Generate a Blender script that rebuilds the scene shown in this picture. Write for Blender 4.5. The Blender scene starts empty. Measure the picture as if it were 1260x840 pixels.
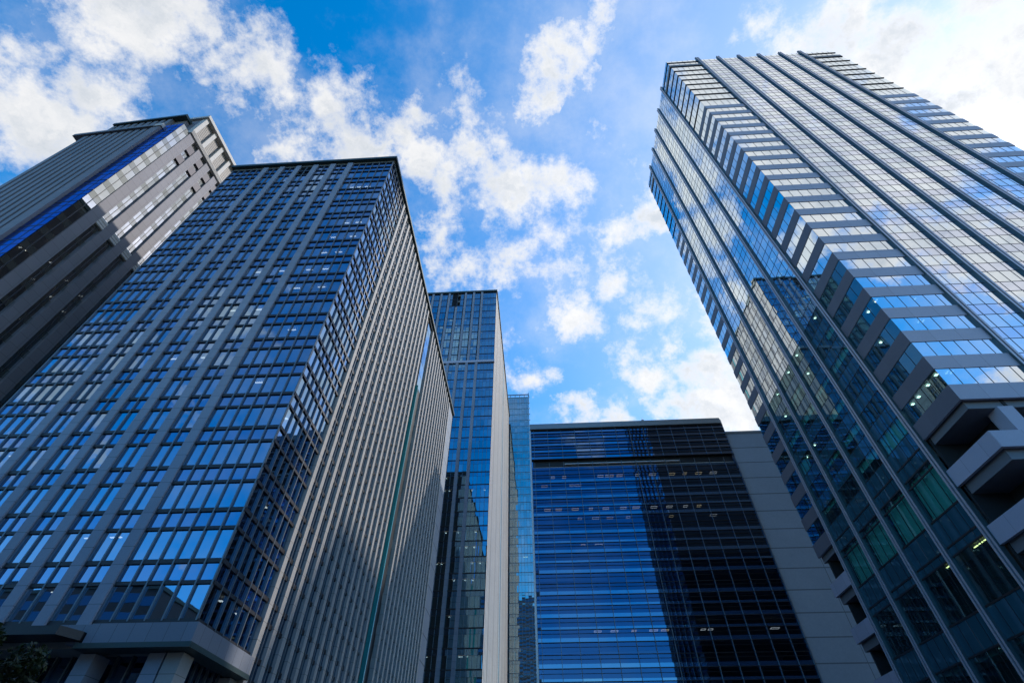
import bpy, math, random
from mathutils import Vector, Matrix
R = math.radians
random.seed(11)
sc = bpy.context.scene
C = sc.collection

# ------------------------------------------------------------------ camera
EYE = Vector((0, 0, 1.6))
PITCH = math.atan(632 / 595.0)
YAW = R(3.3)
cd = bpy.data.cameras.new('camera')
cam = bpy.data.objects.new('camera', cd)
C.objects.link(cam)
cam.location = EYE
cam.rotation_euler = (math.pi / 2 + PITCH, 0, YAW)
cd.sensor_width = 36
cd.lens = 17.0
cd.clip_start = 0.1
cd.clip_end = 6000
sc.camera = cam

# ------------------------------------------------------------------ light
SUN_EL, SUN_AZ = R(38), R(62)          # azimuth clockwise from +Y
sd = bpy.data.lights.new('sun', 'SUN')
sd.energy = 2.0
sd.angle = R(1.2)
sd.color = (1.0, 0.93, 0.84)
sun = bpy.data.objects.new('sun', sd)
C.objects.link(sun)
sdir = Vector((math.sin(SUN_AZ) * math.cos(SUN_EL), math.cos(SUN_AZ) * math.cos(SUN_EL), math.sin(SUN_EL)))
sun.rotation_euler = sdir.to_track_quat('Z', 'Y').to_euler()
sun.location = (60, 20, 300)
sc.view_settings.view_transform = 'Standard'
sc.view_settings.look = 'None'
sc.view_settings.exposure = 0.6
sc.view_settings.gamma = 1.0

# clouds: (direction x, y, z, angular radius in degrees, weight)
CLOUDS = [(-0.667, 0.119, 0.735, 3.8, 1), (-0.608, 0.133, 0.783, 4.7, 1), (-0.539, 0.132, 0.832, 5.0, 1), (-0.48, 0.174, 0.86, 4.4, 1), (-0.412, 0.168, 0.895, 3.8, 1), (-0.41, 0.226, 0.883, 2.9, 0.8), (-0.689, 0.199, 0.697, 4.5, 1.1), (-0.653, 0.222, 0.724, 2.7, 0.9), (-0.341, 0.249, 0.906, 4.3, 0.9), (-0.315, 0.317, 0.895, 4.5, 1), (-0.394, 0.315, 0.863, 3.1, 1), (-0.229, 0.316, 0.921, 4.0, 1), (-0.193, 0.374, 0.907, 3.0, 0.9), (-0.084, 0.372, 0.924, 2.4, 0.7), (-0.134, 0.401, 0.906, 2.7, 0.5), (-0.383, 0.129, 0.915, 2.0, 0.6), (0.142, 0.16, 0.977, 2.2, 1), (0.118, 0.189, 0.975, 2.2, 1), (0.088, 0.216, 0.972, 2.6, 1), (0.052, 0.249, 0.967, 2.7, 1), (0.025, 0.289, 0.957, 2.1, 1), (0.139, 0.264, 0.954, 1.4, 0.5), (0.155, 0.328, 0.932, 1.2, 0.5), (0.02, 0.516, 0.857, 7.0, 0.42), (-0.07, 0.393, 0.917, 5.3, 0.38), (0.131, 0.57, 0.811, 5.5, 0.36), (-0.023, 0.697, 0.716, 4.8, 0.3), (-0.122, 0.289, 0.95, 3.3, 0.3), (0.268, 0.634, 0.726, 4.4, 0.34), (0.178, 0.367, 0.913, 4.2, 0.3), (-0.01, 0.452, 0.892, 3.8, 1), (0.071, 0.432, 0.899, 3.4, 0.9), (-0.076, 0.471, 0.879, 2.8, 0.7), (-0.167, 0.494, 0.853, 3.3, 0.85), (-0.123, 0.56, 0.819, 4.0, 0.8), (-0.05, 0.574, 0.818, 3.3, 0.9), (-0.168, 0.425, 0.89, 2.2, 0.7), (0.001, 0.556, 0.831, 2.6, 0.6), (-0.021, 0.66, 0.751, 1.5, 0.5), (0.172, 0.504, 0.847, 2.9, 0.9), (0.225, 0.474, 0.851, 2.3, 0.8), (0.156, 0.495, 0.855, 1.8, 0.6), (0.104, 0.642, 0.759, 3.0, 1), (0.15, 0.602, 0.785, 2.0, 0.8), (0.081, 0.624, 0.778, 1.9, 0.7), (0.199, 0.654, 0.729, 1.7, 0.5), (-0.009, 0.74, 0.673, 1.5, 0.6), (0.05, 0.728, 0.684, 1.1, 0.5), (0.196, 0.708, 0.679, 2.4, 0.8), (0.232, 0.73, 0.643, 3.0, 1), (0.282, 0.742, 0.608, 2.9, 1), (0.334, 0.695, 0.637, 2.9, 1), (0.37, 0.721, 0.586, 4.1, 1.1), (0.095, 0.781, 0.618, 2.0, 0.9), (0.167, 0.78, 0.603, 2.3, 0.8), (0.283, 0.676, 0.681, 1.2, 0.7), (0.054, 0.792, 0.608, 1.9, 0.7), (0.324, 0.636, 0.7, 1.7, 0.4), (0.389, 0.177, 0.904, 2.0, 0.8), (0.439, 0.192, 0.878, 1.9, 0.8), (0.494, 0.179, 0.851, 3.0, 1), (0.557, 0.205, 0.805, 3.5, 0.95), (0.612, 0.209, 0.763, 4.1, 1.0), (0.664, 0.229, 0.712, 4.9, 1.15), (0.644, 0.291, 0.708, 3.4, 0.9), (0.239, 0.444, 0.864, 1.5, 0.5), (0.631, 0.153, 0.76, 3.0, 1), (0.355, -0.25, 0.901, 4.9, 1.7999999999999998), (0.448, -0.267, 0.853, 5.5, 1.7999999999999998), (0.53, -0.28, 0.801, 4.4, 1.7999999999999998), (0.523, -0.359, 0.773, 6.2, 1.7999999999999998), (0.592, -0.344, 0.729, 4.3, 1.6500000000000001), (0.439, -0.361, 0.823, 5.0, 1.6500000000000001), (0.626, -0.428, 0.652, 3.6, 1.35), (0.502, -0.443, 0.743, 4.1, 1.5), (0.579, -0.455, 0.677, 3.1, 1.2000000000000002), (0.689, -0.411, 0.597, 2.9, 1.7999999999999998), (0.662, -0.443, 0.605, 2.7, 1.5), (0.688, -0.44, 0.578, 2.6, 1.6500000000000001), (0.689, -0.557, 0.463, 1.9, 1.0499999999999998), (0.317, -0.239, 0.918, 2.5, 1.2000000000000002), (0.63, -0.294, 0.719, 3.3, 1.5), (0.556, -0.235, 0.797, 2.8, 1.5), (-0.278, 0.376, 0.884, 2.7, 1.215), (-0.308, 0.425, 0.851, 2.7, 1.35), (-0.262, 0.339, 0.904, 1.8, 1.08), (-0.376, 0.456, 0.807, 2.2, 0.81), (-0.352, 0.491, 0.797, 3.2, 1.08), (-0.353, 0.547, 0.759, 2.8, 0.945), (-0.385, 0.588, 0.711, 1.8, 1.35), (-0.483, 0.471, 0.738, 2.4, 1.215), (-0.494, 0.48, 0.725, 2.0, 1.215), (-0.339, 0.536, 0.773, 2.3, 1.08), (-0.293, 0.401, 0.868, 1.8, 1.35), (-0.72, -0.506, 0.475, 2.9, 1.1), (-0.658, -0.506, 0.558, 2.8, 1.0), (-0.739, -0.549, 0.391, 2.0, 0.9), (-0.528, -0.544, 0.652, 3.2, 1.0), (-0.571, -0.556, 0.604, 2.6, 0.9), (-0.591, -0.613, 0.525, 2.0, 0.6), (-0.692, -0.454, 0.561, 1.9, 0.8), (-0.475, -0.483, 0.736, 2.1, 0.6), (-0.676, -0.602, 0.424, 1.5, 0.6), (-0.365, -0.366, 0.856, 2.5, 0.6), (-0.156, -0.673, 0.723, 2.4, 0.6), (-0.62, -0.456, 0.639, 1.8, 0.4), (0.076, -0.815, 0.574, 2.7, 0.6), (-0.578, -0.755, 0.31, 0.8, 0.8), (0.626, 0.296, 0.722, 4.6, 1.1), (0.576, 0.28, 0.768, 2.7, 1), (0.53, 0.294, 0.796, 2.9, 0.8), (0.425, 0.663, 0.616, 3.4, 1), (0.369, 0.626, 0.687, 3.1, 0.8), (0.462, 0.688, 0.56, 2.1, 1), (0.032, 0.833, 0.552, 1.8, 0.7)]

world = bpy.data.worlds.new('World')
sc.world = world
world.use_nodes = True
nt = world.node_tree
nt.nodes.clear()

class G:
    """small node-graph helper"""
    def __init__(s, tree): s.t = tree
    def n(s, typ, **kw):
        nd = s.t.nodes.new(typ)
        for k, v in kw.items(): setattr(nd, k, v)
        return nd
    def put(s, sock, v):
        if hasattr(v, 'is_output') or isinstance(v, bpy.types.NodeSocket): s.t.links.new(v, sock)
        elif v is not None: sock.default_value = v
    def m(s, op, a, b=None, c=None, clamp=False):
        nd = s.n('ShaderNodeMath', operation=op, use_clamp=clamp)
        for i, v in enumerate((a, b, c)):
            if v is not None: s.put(nd.inputs[i], v)
        return nd.outputs[0]
    def v(s, op, a, b=None, scale=None):
        nd = s.n('ShaderNodeVectorMath', operation=op)
        s.put(nd.inputs[0], a)
        if b is not None: s.put(nd.inputs[1], b)
        if scale is not None: s.put(nd.inputs['Scale'], scale)
        return nd.outputs['Value'] if op in ('DISTANCE', 'DOT_PRODUCT', 'LENGTH') else nd.outputs['Vector']
    def mix(s, f, a, b, bt='MIX'):
        nd = s.n('ShaderNodeMix', data_type='RGBA', blend_type=bt)
        s.put(nd.inputs['Factor'], f)
        s.put(nd.inputs['A'], a) if False else None
        ins = [i for i in nd.inputs if i.type == 'RGBA']
        s.put(ins[0], a); s.put(ins[1], b)
        return [o for o in nd.outputs if o.type == 'RGBA'][0]
    def noise(s, vec, scale, detail=2, rough=.5, dist=0, out='Fac'):
        nd = s.n('ShaderNodeTexNoise')
        s.put(nd.inputs['Vector'], vec)
        nd.inputs['Scale'].default_value = scale
        nd.inputs['Detail'].default_value = detail
        nd.inputs['Roughness'].default_value = rough
        nd.inputs['Distortion'].default_value = dist
        return nd.outputs[out]
    def mr(s, val, a, b, c=0., d=1., smooth=True):
        nd = s.n('ShaderNodeMapRange', interpolation_type='SMOOTHSTEP' if smooth else 'LINEAR')
        s.put(nd.inputs[0], val)
        for i, x in enumerate((a, b, c, d)): s.put(nd.inputs[i + 1], x)
        return nd.outputs[0]

def make_world():
    g = G(nt)
    tc = g.n('ShaderNodeTexCoord').outputs['Generated']
    d = g.v('NORMALIZE', tc)
    sky = g.n('ShaderNodeTexSky', sky_type='NISHITA')
    sky.sun_disc = False
    sky.sun_elevation = SUN_EL
    sky.sun_rotation = SUN_AZ
    sky.altitude = 50
    sky.air_density = 1.0
    sky.dust_density = 0.6
    sky.ozone_density = 2.0
    hs = g.n('ShaderNodeHueSaturation')
    hs.inputs['Saturation'].default_value = SKY_SAT
    hs.inputs['Value'].default_value = SKY_VAL
    hs.inputs['Hue'].default_value = 0.497
    g.put(hs.inputs['Color'], sky.outputs[0])
    # domain-warped direction
    w1 = g.noise(d, 7.0, 8, .68, out='Color')
    w2 = g.v('SUBTRACT', w1, (.5, .5, .5))
    dw = g.v('ADD', d, g.v('SCALE', w2, scale=0.15))
    tot = None
    for (x, y, z, r, w) in CLOUDS:
        rr = R(r) * 1.5
        k = g.m('MULTIPLY_ADD', g.v('DISTANCE', dw, (x, y, z)), -w / rr, w)
        tot = k if tot is None else g.m('MAXIMUM', tot, k)
    tot = g.m('MAXIMUM', tot, 0.0)
    fb = g.noise(d, 9.0, 10, .66)
    fb2 = g.noise(d, 34.0, 6, .65)
    den = g.m('ADD', g.m('ADD', g.m('MULTIPLY', tot, 1.0), g.m('MULTIPLY_ADD', fb, 2.9, -1.45)), g.m('MULTIPLY_ADD', fb2, .85, -.425))
    den = g.m('MULTIPLY', den, g.mr(tot, 0.0, .12))
    cov = g.mr(den, .04, .92)
    # thin high veil, denser towards the sun
    ds = g.v('DOT_PRODUCT', d, tuple(sdir))
    veil = g.mr(g.noise(d, 5.0, 7, .65), .38, .75, 0, .30)
    cov2 = g.m('MAXIMUM', cov, veil)
    # cloud brightness: white crests, faint blue-grey bases, brighter towards the sun
    shade = g.mr(g.noise(dw, 12.0, 6, .6), .32, .68)
    thick = g.mr(den, .35, 1.15)
    sh = g.m('MULTIPLY', g.m('SUBTRACT', 1.0, shade), thick)
    ccol = g.mix(sh, (0.98, 0.985, 1.0, 1), (0.66, 0.72, 0.80, 1))
    gain = g.mr(ds, .45, .92, CL_GAIN, CL_GAIN * 1.12)
    ccol = g.v('SCALE', ccol, scale=gain)
    skyc = g.v('SCALE', hs.outputs[0], scale=SKY_STR)
    pale = g.mr(ds, .45, .97, 0.0, .42)
    skyc = g.mix(pale, skyc, (.50, .58, .68, 1))
    col = g.mix(cov2, skyc, ccol)
    bg = g.n('ShaderNodeBackground')
    g.put(bg.inputs['Color'], col)
    bg.inputs['Strength'].default_value = 1.0
    out = g.n('ShaderNodeOutputWorld')
    nt.links.new(bg.outputs[0], out.inputs[0])
SKY_STR, SKY_SAT, SKY_VAL, CL_GAIN = 0.15, 1.58, 1.35, 0.62
make_world()

# ------------------------------------------------------------------ materials
def newmat(name):
    m = bpy.data.materials.new(name)
    m.use_nodes = True
    m.node_tree.nodes.clear()
    return m, G(m.node_tree)

def finish(m, g, shader):
    o = g.n('ShaderNodeOutputMaterial')
    g.t.links.new(shader, o.inputs[0])
    return m

def stone(name, col, pitch=(1.2, 1.2, 1.45), joint=.018, var=.10, rough=.6, dark=.35, grain=9.0):
    """cladding panels: joints on a world-aligned grid, tone varying from panel to panel, fine grain"""
    m, g = newmat(name)
    tc = g.n('ShaderNodeTexCoord').outputs['Object']
    sep = g.n('ShaderNodeSeparateXYZ'); g.put(sep.inputs[0], tc)
    line = None; cells = []
    for i in range(3):
        q = g.m('DIVIDE', sep.outputs[i], pitch[i])
        cells.append(g.m('FLOOR', q))
        fr = g.m('FRACT', q)
        if i == 2 or True:
            e = g.m('LESS_THAN', fr, joint / pitch[i] * (1.6 if i == 2 else 1))
            line = e if line is None else g.m('MAXIMUM', line, e)
    cmb = g.n('ShaderNodeCombineXYZ')
    for i in range(3): g.put(cmb.inputs[i], cells[i])
    wn = g.n('ShaderNodeTexWhiteNoise', noise_dimensions='3D'); g.put(wn.inputs['Vector'], cmb.outputs[0])
    big = g.noise(tc, .12, 4, .6)
    fine = g.noise(tc, grain, 5, .7)
    k = g.m('ADD', g.m('MULTIPLY_ADD', wn.outputs['Value'], var, 1 - var / 2), g.m('MULTIPLY_ADD', big, .3, -.15))
    k = g.m('MULTIPLY', k, g.m('MULTIPLY_ADD', fine, .34, .83))
    k = g.m('MULTIPLY', k, g.m('MULTIPLY_ADD', line, -(1 - dark), 1.0))
    c = g.v('SCALE', tuple(col), scale=k)
    b = g.n('ShaderNodeBsdfPrincipled')
    g.put(b.inputs['Base Color'], c)
    b.inputs['Roughness'].default_value = rough
    bm = g.n('ShaderNodeBump'); bm.inputs['Strength'].default_value = .25; bm.inputs['Distance'].default_value = .02
    g.put(bm.inputs['Height'], g.m('SUBTRACT', fine, line))
    g.put(b.inputs['Normal'], bm.outputs[0])
    return finish(m, g, b.outputs[0])

def plain(name, col, rough=.5, metal=0., var=.15, scale=1.5, spec=.5):
    m, g = newmat(name)
    tc = g.n('ShaderNodeTexCoord').outputs['Object']
    k = g.m('MULTIPLY_ADD', g.noise(tc, scale, 5, .65), var * 2, 1 - var)
    b = g.n('ShaderNodeBsdfPrincipled')
    g.put(b.inputs['Base Color'], g.v('SCALE', tuple(col), scale=k))
    g.put(b.inputs['Roughness'], g.m('MULTIPLY_ADD', g.noise(tc, scale * 3, 3), .2, rough - .1))
    b.inputs['Metallic'].default_value = metal
    b.inputs['Specular IOR Level'].default_value = spec
    return finish(m, g, b.outputs[0])

def fres(g, r0):
    lw = g.n('ShaderNodeLayerWeight'); lw.inputs['Blend'].default_value = .5
    f5 = g.m('POWER', lw.outputs['Facing'], 4.0)
    return g.m('MULTIPLY_ADD', f5, 1 - r0, r0), lw

def wave(g, scale=.35, strength=.0025):
    """slow ripple of float glass"""
    tc = g.n('ShaderNodeTexCoord').outputs['Object']
    bm = g.n('ShaderNodeBump'); bm.inputs['Strength'].default_value = 1.0; bm.inputs['Distance'].default_value = strength
    g.put(bm.inputs['Height'], g.noise(tc, scale, 2, .5))
    return bm.outputs[0], tc

def glass(name, r0=.32, tint=(.72, .86, 1.0), trans=(.22, .29, .34), through=True, back=(.01, .016, .03), panevar=.12):
    m, g = newmat(name)
    nrm, tc = wave(g)
    fac, lw = fres(g, r0)
    geo = g.n('ShaderNodeNewGeometry')
    rnd = geo.outputs['Random Per Island']
    k = g.m('MULTIPLY_ADD', rnd, panevar * 2, 1 - panevar)
    gl = g.n('ShaderNodeBsdfGlossy'); gl.inputs['Roughness'].default_value = 0.015
    g.put(gl.inputs['Color'], g.v('SCALE', tuple(tint), scale=k)); g.put(gl.inputs['Normal'], nrm)
    if through:
        a = g.n('ShaderNodeBsdfTransparent'); a.inputs['Color'].default_value = (*trans, 1)
    else:
        a = g.n('ShaderNodeBsdfDiffuse'); a.inputs['Color'].default_value = (*back, 1)
    mx = g.n('ShaderNodeMixShader')
    g.put(mx.inputs[0], fac); g.t.links.new(a.outputs[0], mx.inputs[1]); g.t.links.new(gl.outputs[0], mx.inputs[2])
    return finish(m, g, mx.outputs[0])

def emit(name, col, s):
    m, g = newmat(name)
    e = g.n('ShaderNodeEmission'); e.inputs['Color'].default_value = (*col, 1); e.inputs['Strength'].default_value = s
    return finish(m, g, e.outputs[0])

M = {}
M['granite_shade_blue'] = stone('shade_blue_granite', (.24, .26, .32), (50, 50, 1.45), .022, .10)  # granite tinted blue: the bluish shade of the fronts put into the colour
M['granite_sun_warm'] = stone('sun_warm_granite', (.315, .30, .29), (50, 50, 1.45), .022, .08)  # lighter, warmer copy of the granite for the sunlit right faces
M['belt'] = stone('belt_course_granite', (.17, .185, .225), (1.3, 1.3, 50), .03, .12)
M['mauve'] = stone('mauve_grey_spandrel_stone', (.38, .375, .46), (2.97, 2.97, 60), .03, .10)
M['beige'] = stone('pale_beige_cladding', (.31, .29, .265), (50, 1.3, 4.4), .03, .10)
M['band_c'] = stone('grey_beige_cladding', (.22, .21, .195), (50, 1.3, 4.4), .03, .10)
M['panel'] = stone('grey_concrete_panels', (.23, .27, .33), (60, 60, 4.75), .16, .05, rough=.75, dark=.45, grain=2.5)
M['band_a'] = stone('grey_granite_bands', (.175, .165, .185), (1.6, 1.6, 2.0), .025, .10)
M['rib_a'] = stone('slate_grey_ribs', (.17, .175, .20), (50, 50, 4.0), .03, .12)
M['crown_a'] = stone('pale_crown_stone', (.46, .43, .40), (3.4, 3.4, 5), .02, .06)
M['plum'] = plain('dark_plum_panel', (.06, .05, .07), .5)
M['louvre'] = plain('grey_louvre_metal', (.20, .19, .18), .5, .3)
M['frame'] = plain('dark_bronze_frame', (.030, .028, .032), .45, .3)
M['mullion'] = plain('grey_blue_mullion', (.16, .18, .20), .4, .6)
M['dark'] = plain('near_black_metal', (.012, .014, .018), .5)
M['teal'] = plain('teal_glass_fin', (.03, .27, .27), .25)
M['fin'] = plain('mauve_grey_aluminium', (.47, .44, .49), .4, .3)
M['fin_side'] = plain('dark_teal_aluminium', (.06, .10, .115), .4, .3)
M['white'] = plain('white_aluminium', (.62, .64, .66), .35, .3)
M['fascia'] = plain('brushed_grey_fascia', (.26, .28, .29), .4, .4)
M['inside'] = plain('interior_plaster', (.30, .30, .29), .8)
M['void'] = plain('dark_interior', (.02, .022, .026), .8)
M['blind'] = plain('pale_green_blind', (.34, .66, .58), .8)
M['copper'] = plain('weathered_cornice', (.035, .06, .06), .5, .3)
M['g_b'] = glass('blue_office_glass', .43, (.50, .74, 1.0), (.20, .26, .32))
M['gs_b'] = glass('blue_spandrel_glass', .38, (.42, .66, 1.0), through=False, back=(.008, .014, .03))
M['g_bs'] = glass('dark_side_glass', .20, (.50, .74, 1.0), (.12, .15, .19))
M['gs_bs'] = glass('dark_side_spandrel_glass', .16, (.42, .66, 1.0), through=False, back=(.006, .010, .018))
M['g_c'] = glass('deep_blue_glass', .44, (.40, .78, 1.0), (.16, .24, .30))
M['gs_c'] = glass('deep_blue_spandrel_glass', .40, (.36, .72, 1.0), through=False)
M['g_d'] = glass('silver_blue_glass', .80, (.90, .96, 1.0), (.17, .32, .34), panevar=.04)
M['gs_d'] = glass('lilac_spandrel_glass', .76, (.85, .89, 1.0), through=False, back=(.03, .06, .09), panevar=.04)
M['g_dl'] = glass('blue_side_glass', .86, (.86, .96, 1.0), (.14, .30, .32), panevar=.06)
M['gs_dl'] = glass('blue_side_spandrel_glass', .82, (.80, .92, 1.0), through=False, back=(.012, .035, .06), panevar=.06)
M['g_dt'] = glass('teal_lower_glass', .20, (.55, .9, 1.0), (.36, .70, .68))
M['gs_dt'] = glass('teal_lower_spandrel_glass', .15, (.55, .8, 1.0), through=False, back=(.022, .085, .12))
M['g_e'] = glass('navy_glass', .18, (.24, .52, 1.0), (.16, .20, .26))
M['ge_hi'] = glass('bright_blue_spandrel_glass', .34, (.34, .68, 1.0), through=False, back=(.02, .05, .12))
M['g_f'] = glass('cyan_glass', .50, (.70, .92, .98), (.22, .46, .52))
M['gs_f'] = glass('pale_cyan_spandrel_glass', .40, (.75, .95, 1.0), through=False, back=(.05, .14, .18))
M['g_a'] = glass('bright_glass', .55, (.95, .98, 1.0), (.10, .12, .14))
M['gs_a'] = glass('grey_spandrel_glass', .42, (.70, .72, .70), through=False, back=(.06, .06, .055))
M['g_a2'] = glass('royal_blue_glass', .24, (.20, .40, 1.0), through=False, back=(.006, .01, .05))
M['lamp'] = emit('office_ceiling_light', (1.0, .95, .82), 2.2)
M['lamp_warm'] = emit('warm_ceiling_light', (1.0, .72, .30), 2.2)
M['asphalt'] = plain('asphalt', (.05, .05, .052), .85, scale=3)
M['paving'] = stone('grey_paving', (.20, .20, .19), (.6, .6, 9), .012, .14)
M['bark'] = plain('bark', (.055, .04, .028), .9, scale=6)

# ------------------------------------------------------------------ mesh tools
class MB:
    def __init__(s): s.v = []; s.f = []; s.mi = []
    def box(s, x0, x1, y0, y1, z0, z1, mi=0):
        if x0 > x1: x0, x1 = x1, x0
        if y0 > y1: y0, y1 = y1, y0
        b = len(s.v)
        s.v += [(x0, y0, z0), (x1, y0, z0), (x1, y1, z0), (x0, y1, z0), (x0, y0, z1), (x1, y0, z1), (x1, y1, z1), (x0, y1, z1)]
        for q in ((0, 3, 2, 1), (4, 5, 6, 7), (0, 1, 5, 4), (1, 2, 6, 5), (2, 3, 7, 6), (3, 0, 4, 7)):
            s.f.append(tuple(b + i for i in q)); s.mi.append(mi)
    def poly(s, pts, mi=0):
        b = len(s.v); s.v += [tuple(p) for p in pts]
        s.f.append(tuple(range(b, b + len(pts)))); s.mi.append(mi)
    def prism(s, outline, z0, z1, mi=0):
        b = len(s.v); n = len(outline)
        s.v += [(x, y, z0) for x, y in outline] + [(x, y, z1) for x, y in outline]
        s.f.append(tuple(b + i for i in reversed(range(n)))); s.mi.append(mi)
        s.f.append(tuple(b + n + i for i in range(n))); s.mi.append(mi)
        for i in range(n):
            j = (i + 1) % n
            s.f.append((b + i, b + j, b + n + j, b + n + i)); s.mi.append(mi)
    def tube(s, p0, p1, r0, r1, n=7, mi=0):
        p0, p1 = Vector(p0), Vector(p1)
        ax = (p1 - p0).normalized(); a = ax.orthogonal().normalized(); c = ax.cross(a)
        b = len(s.v)
        for p, r in ((p0, r0), (p1, r1)):
            for i in range(n):
                t = 2 * math.pi * i / n
                s.v.append(tuple(p + a * (r * math.cos(t)) + c * (r * math.sin(t))))
        for i in range(n):
            j = (i + 1) % n
            s.f.append((b + i, b + j, b + n + j, b + n + i)); s.mi.append(mi)
        s.f.append(tuple(b + i for i in reversed(range(n)))); s.mi.append(mi)
        s.f.append(tuple(b + n + i for i in range(n))); s.mi.append(mi)
    def build(s, name, mats, parent=None, org=(0, 0, 0)):
        if not s.v: return None
        me = bpy.data.meshes.new(name)
        me.from_pydata([(x - org[0], y - org[1], z - org[2]) for x, y, z in s.v], [], s.f)
        if not isinstance(mats, (list, tuple)): mats = [mats]
        for m in mats: me.materials.append(m)
        if len(mats) > 1: me.polygons.foreach_set('material_index', s.mi)
        me.update()
        o = bpy.data.objects.new(name, me)
        C.objects.link(o)
        if parent is not None: o.parent = parent
        return o

def structure(o): o['kind'] = 'structure'; return o

# projection used to find which repeated parts show largest in the photo
cF = Vector((-math.sin(YAW) * math.cos(PITCH), math.cos(YAW) * math.cos(PITCH), math.sin(PITCH)))
cR = Vector((math.cos(YAW), math.sin(YAW), 0))
cU = cR.cross(cF)
def px(p):
    d = Vector(p) - EYE
    k = d.dot(cF)
    if k < .1: return None
    return (512 + 483.6 * d.dot(cR) / k, 341 - 483.6 * d.dot(cU) / k)
BOXES = {}
def shown(p, own):
    for nm, (a, b) in BOXES.items():
        if nm == own: continue
        t0, t1 = 0., .999
        d = Vector(p) - EYE
        ok = True
        for i in range(3):
            if abs(d[i]) < 1e-9:
                if not (a[i] <= EYE[i] <= b[i]): ok = False; break
                continue
            u0, u1 = (a[i] - EYE[i]) / d[i], (b[i] - EYE[i]) / d[i]
            if u0 > u1: u0, u1 = u1, u0
            t0, t1 = max(t0, u0), min(t1, u1)
            if t0 > t1: ok = False; break
        if ok: return False
    return True
def area(q, own):
    ps = [px(p) for p in q]
    if any(p is None for p in ps): return 0
    c = (sum(p[0] for p in ps) / len(ps), sum(p[1] for p in ps) / len(ps))
    if not (0 <= c[0] <= 1024 and 0 <= c[1] <= 682): return 0
    a = 0
    for i in range(len(ps)):
        j = (i + 1) % len(ps)
        a += ps[i][0] * ps[j][1] - ps[j][0] * ps[i][1]
    mid = sum((Vector(p) for p in q), Vector()) / len(q)
    return abs(a) / 2 if shown(mid, own) else 0

class Building:
    """an Empty at the base that parents the parts; repeated parts beyond 100 merge into one 'stuff' part"""
    def __init__(s, name, label, cat, ox, oy, rot=0., box=None, group=None):
        s.name = label; s.org = (ox, oy, 0); s.rot = rot
        s.mat = Matrix.Rotation(rot, 4, 'Z')
        e = bpy.data.objects.new(name, None); C.objects.link(e)
        e.location = s.mat @ Vector((ox, oy, 0)); e.rotation_euler = (0, 0, rot)
        e['label'] = label; e['category'] = cat
        if group: e['group'] = group
        s.e = e; s.rep = {}
        if box: BOXES[label] = ((box[0], box[2], box[4]), (box[1], box[3], box[5]))
    def part(s, mb, name, mats, parent=None):
        o = mb.build(name, mats, None, s.org)
        if o: o.parent = parent or s.e
        return o
    def box(s, name, mat, *b, parent=None):
        mb = MB(); mb.box(*b); return s.part(mb, name, mat, parent)
    def pane(s, name, quad, mat, jit=.0035):
        c = sum((Vector(p) for p in quad), Vector()) / 4
        n = (Vector(quad[1]) - Vector(quad[0])).cross(Vector(quad[3]) - Vector(quad[0])).normalized()
        a, b = random.gauss(0, jit), random.gauss(0, jit)
        q = [Vector(quad[i]) + n * (a * (1 if i in (1, 2) else -1) + b * (1 if i > 1 else -1)) for i in range(4)]
        s.rep.setdefault(name, []).append((q, mat, c))
    def solid(s, name, boxes, mat, c):
        """a repeated solid part given as a list of boxes"""
        s.rep.setdefault(name, []).append((boxes, mat, c))
    def close(s):
        for name, L in s.rep.items():
            def key(it):
                if isinstance(it[0][0], Vector):
                    return area([s.mat @ p for p in it[0]], s.name)
                b = it[0][0]
                return area([s.mat @ Vector(p) for p in ((b[0], b[2], b[4]), (b[1], b[3], b[4]), (b[1], b[3], b[5]), (b[0], b[2], b[5]))], s.name)
            L = sorted(L, key=key, reverse=True)
            def add(mb, it, mi=0):
                if isinstance(it[0][0], Vector): mb.poly(it[0], mi)
                else:
                    for b in it[0]: mb.box(*b, mi)
            for it in L[:100]:
                mb = MB(); add(mb, it); s.part(mb, name, it[1])
            rest = L[100:]
            if rest:
                mats = []
                mb = MB()
                for it in rest:
                    if it[1] not in mats: mats.append(it[1])
                    add(mb, it, mats.index(it[1]))
                o = s.part(mb, name, mats); o['kind'] = 'stuff'

class Face:
    """axis 'x': wall along x at y=pos facing -y ; 'r': along y at x=pos facing +x ; 'l': along y at x=pos facing -x"""
    def __init__(s, ax, pos): s.ax = ax; s.pos = pos
    def P(s, t, z, o=0.):
        if s.ax == 'x': return (t, s.pos - o, z)
        if s.ax == 'r': return (s.pos + o, t, z)
        return (s.pos - o, t, z)
    def box(s, mb, t0, t1, z0, z1, o0, o1, mi=0):
        a = s.P(t0, z0, o0); b = s.P(t1, z1, o1)
        mb.box(a[0], b[0], a[1], b[1], z0, z1, mi)
    def tup(s, t0, t1, z0, z1, o0, o1):
        a = s.P(t0, z0, o0); b = s.P(t1, z1, o1)
        return (min(a[0], b[0]), max(a[0], b[0]), min(a[1], b[1]), max(a[1], b[1]), z0, z1)
    def quad(s, t0, t1, z0, z1, o=0.):
        if s.ax == 'l': t0, t1 = t1, t0
        return [s.P(t0, z0, o), s.P(t1, z0, o), s.P(t1, z1, o), s.P(t0, z1, o)]

def split(a, b, n): return [(a + (b - a) * i / n, a + (b - a) * (i + 1) / n) for i in range(n)]

def lights(B, face, spots, size=(1.2, .22), mat='lamp', depth=.9):
    for (t, z) in spots:
        mb = MB(); face.box(mb, t - size[0] / 2, t + size[0] / 2, z - .06, z, -depth - size[1], -depth)
        B.part(mb, 'ceiling_light', M[mat])

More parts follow.
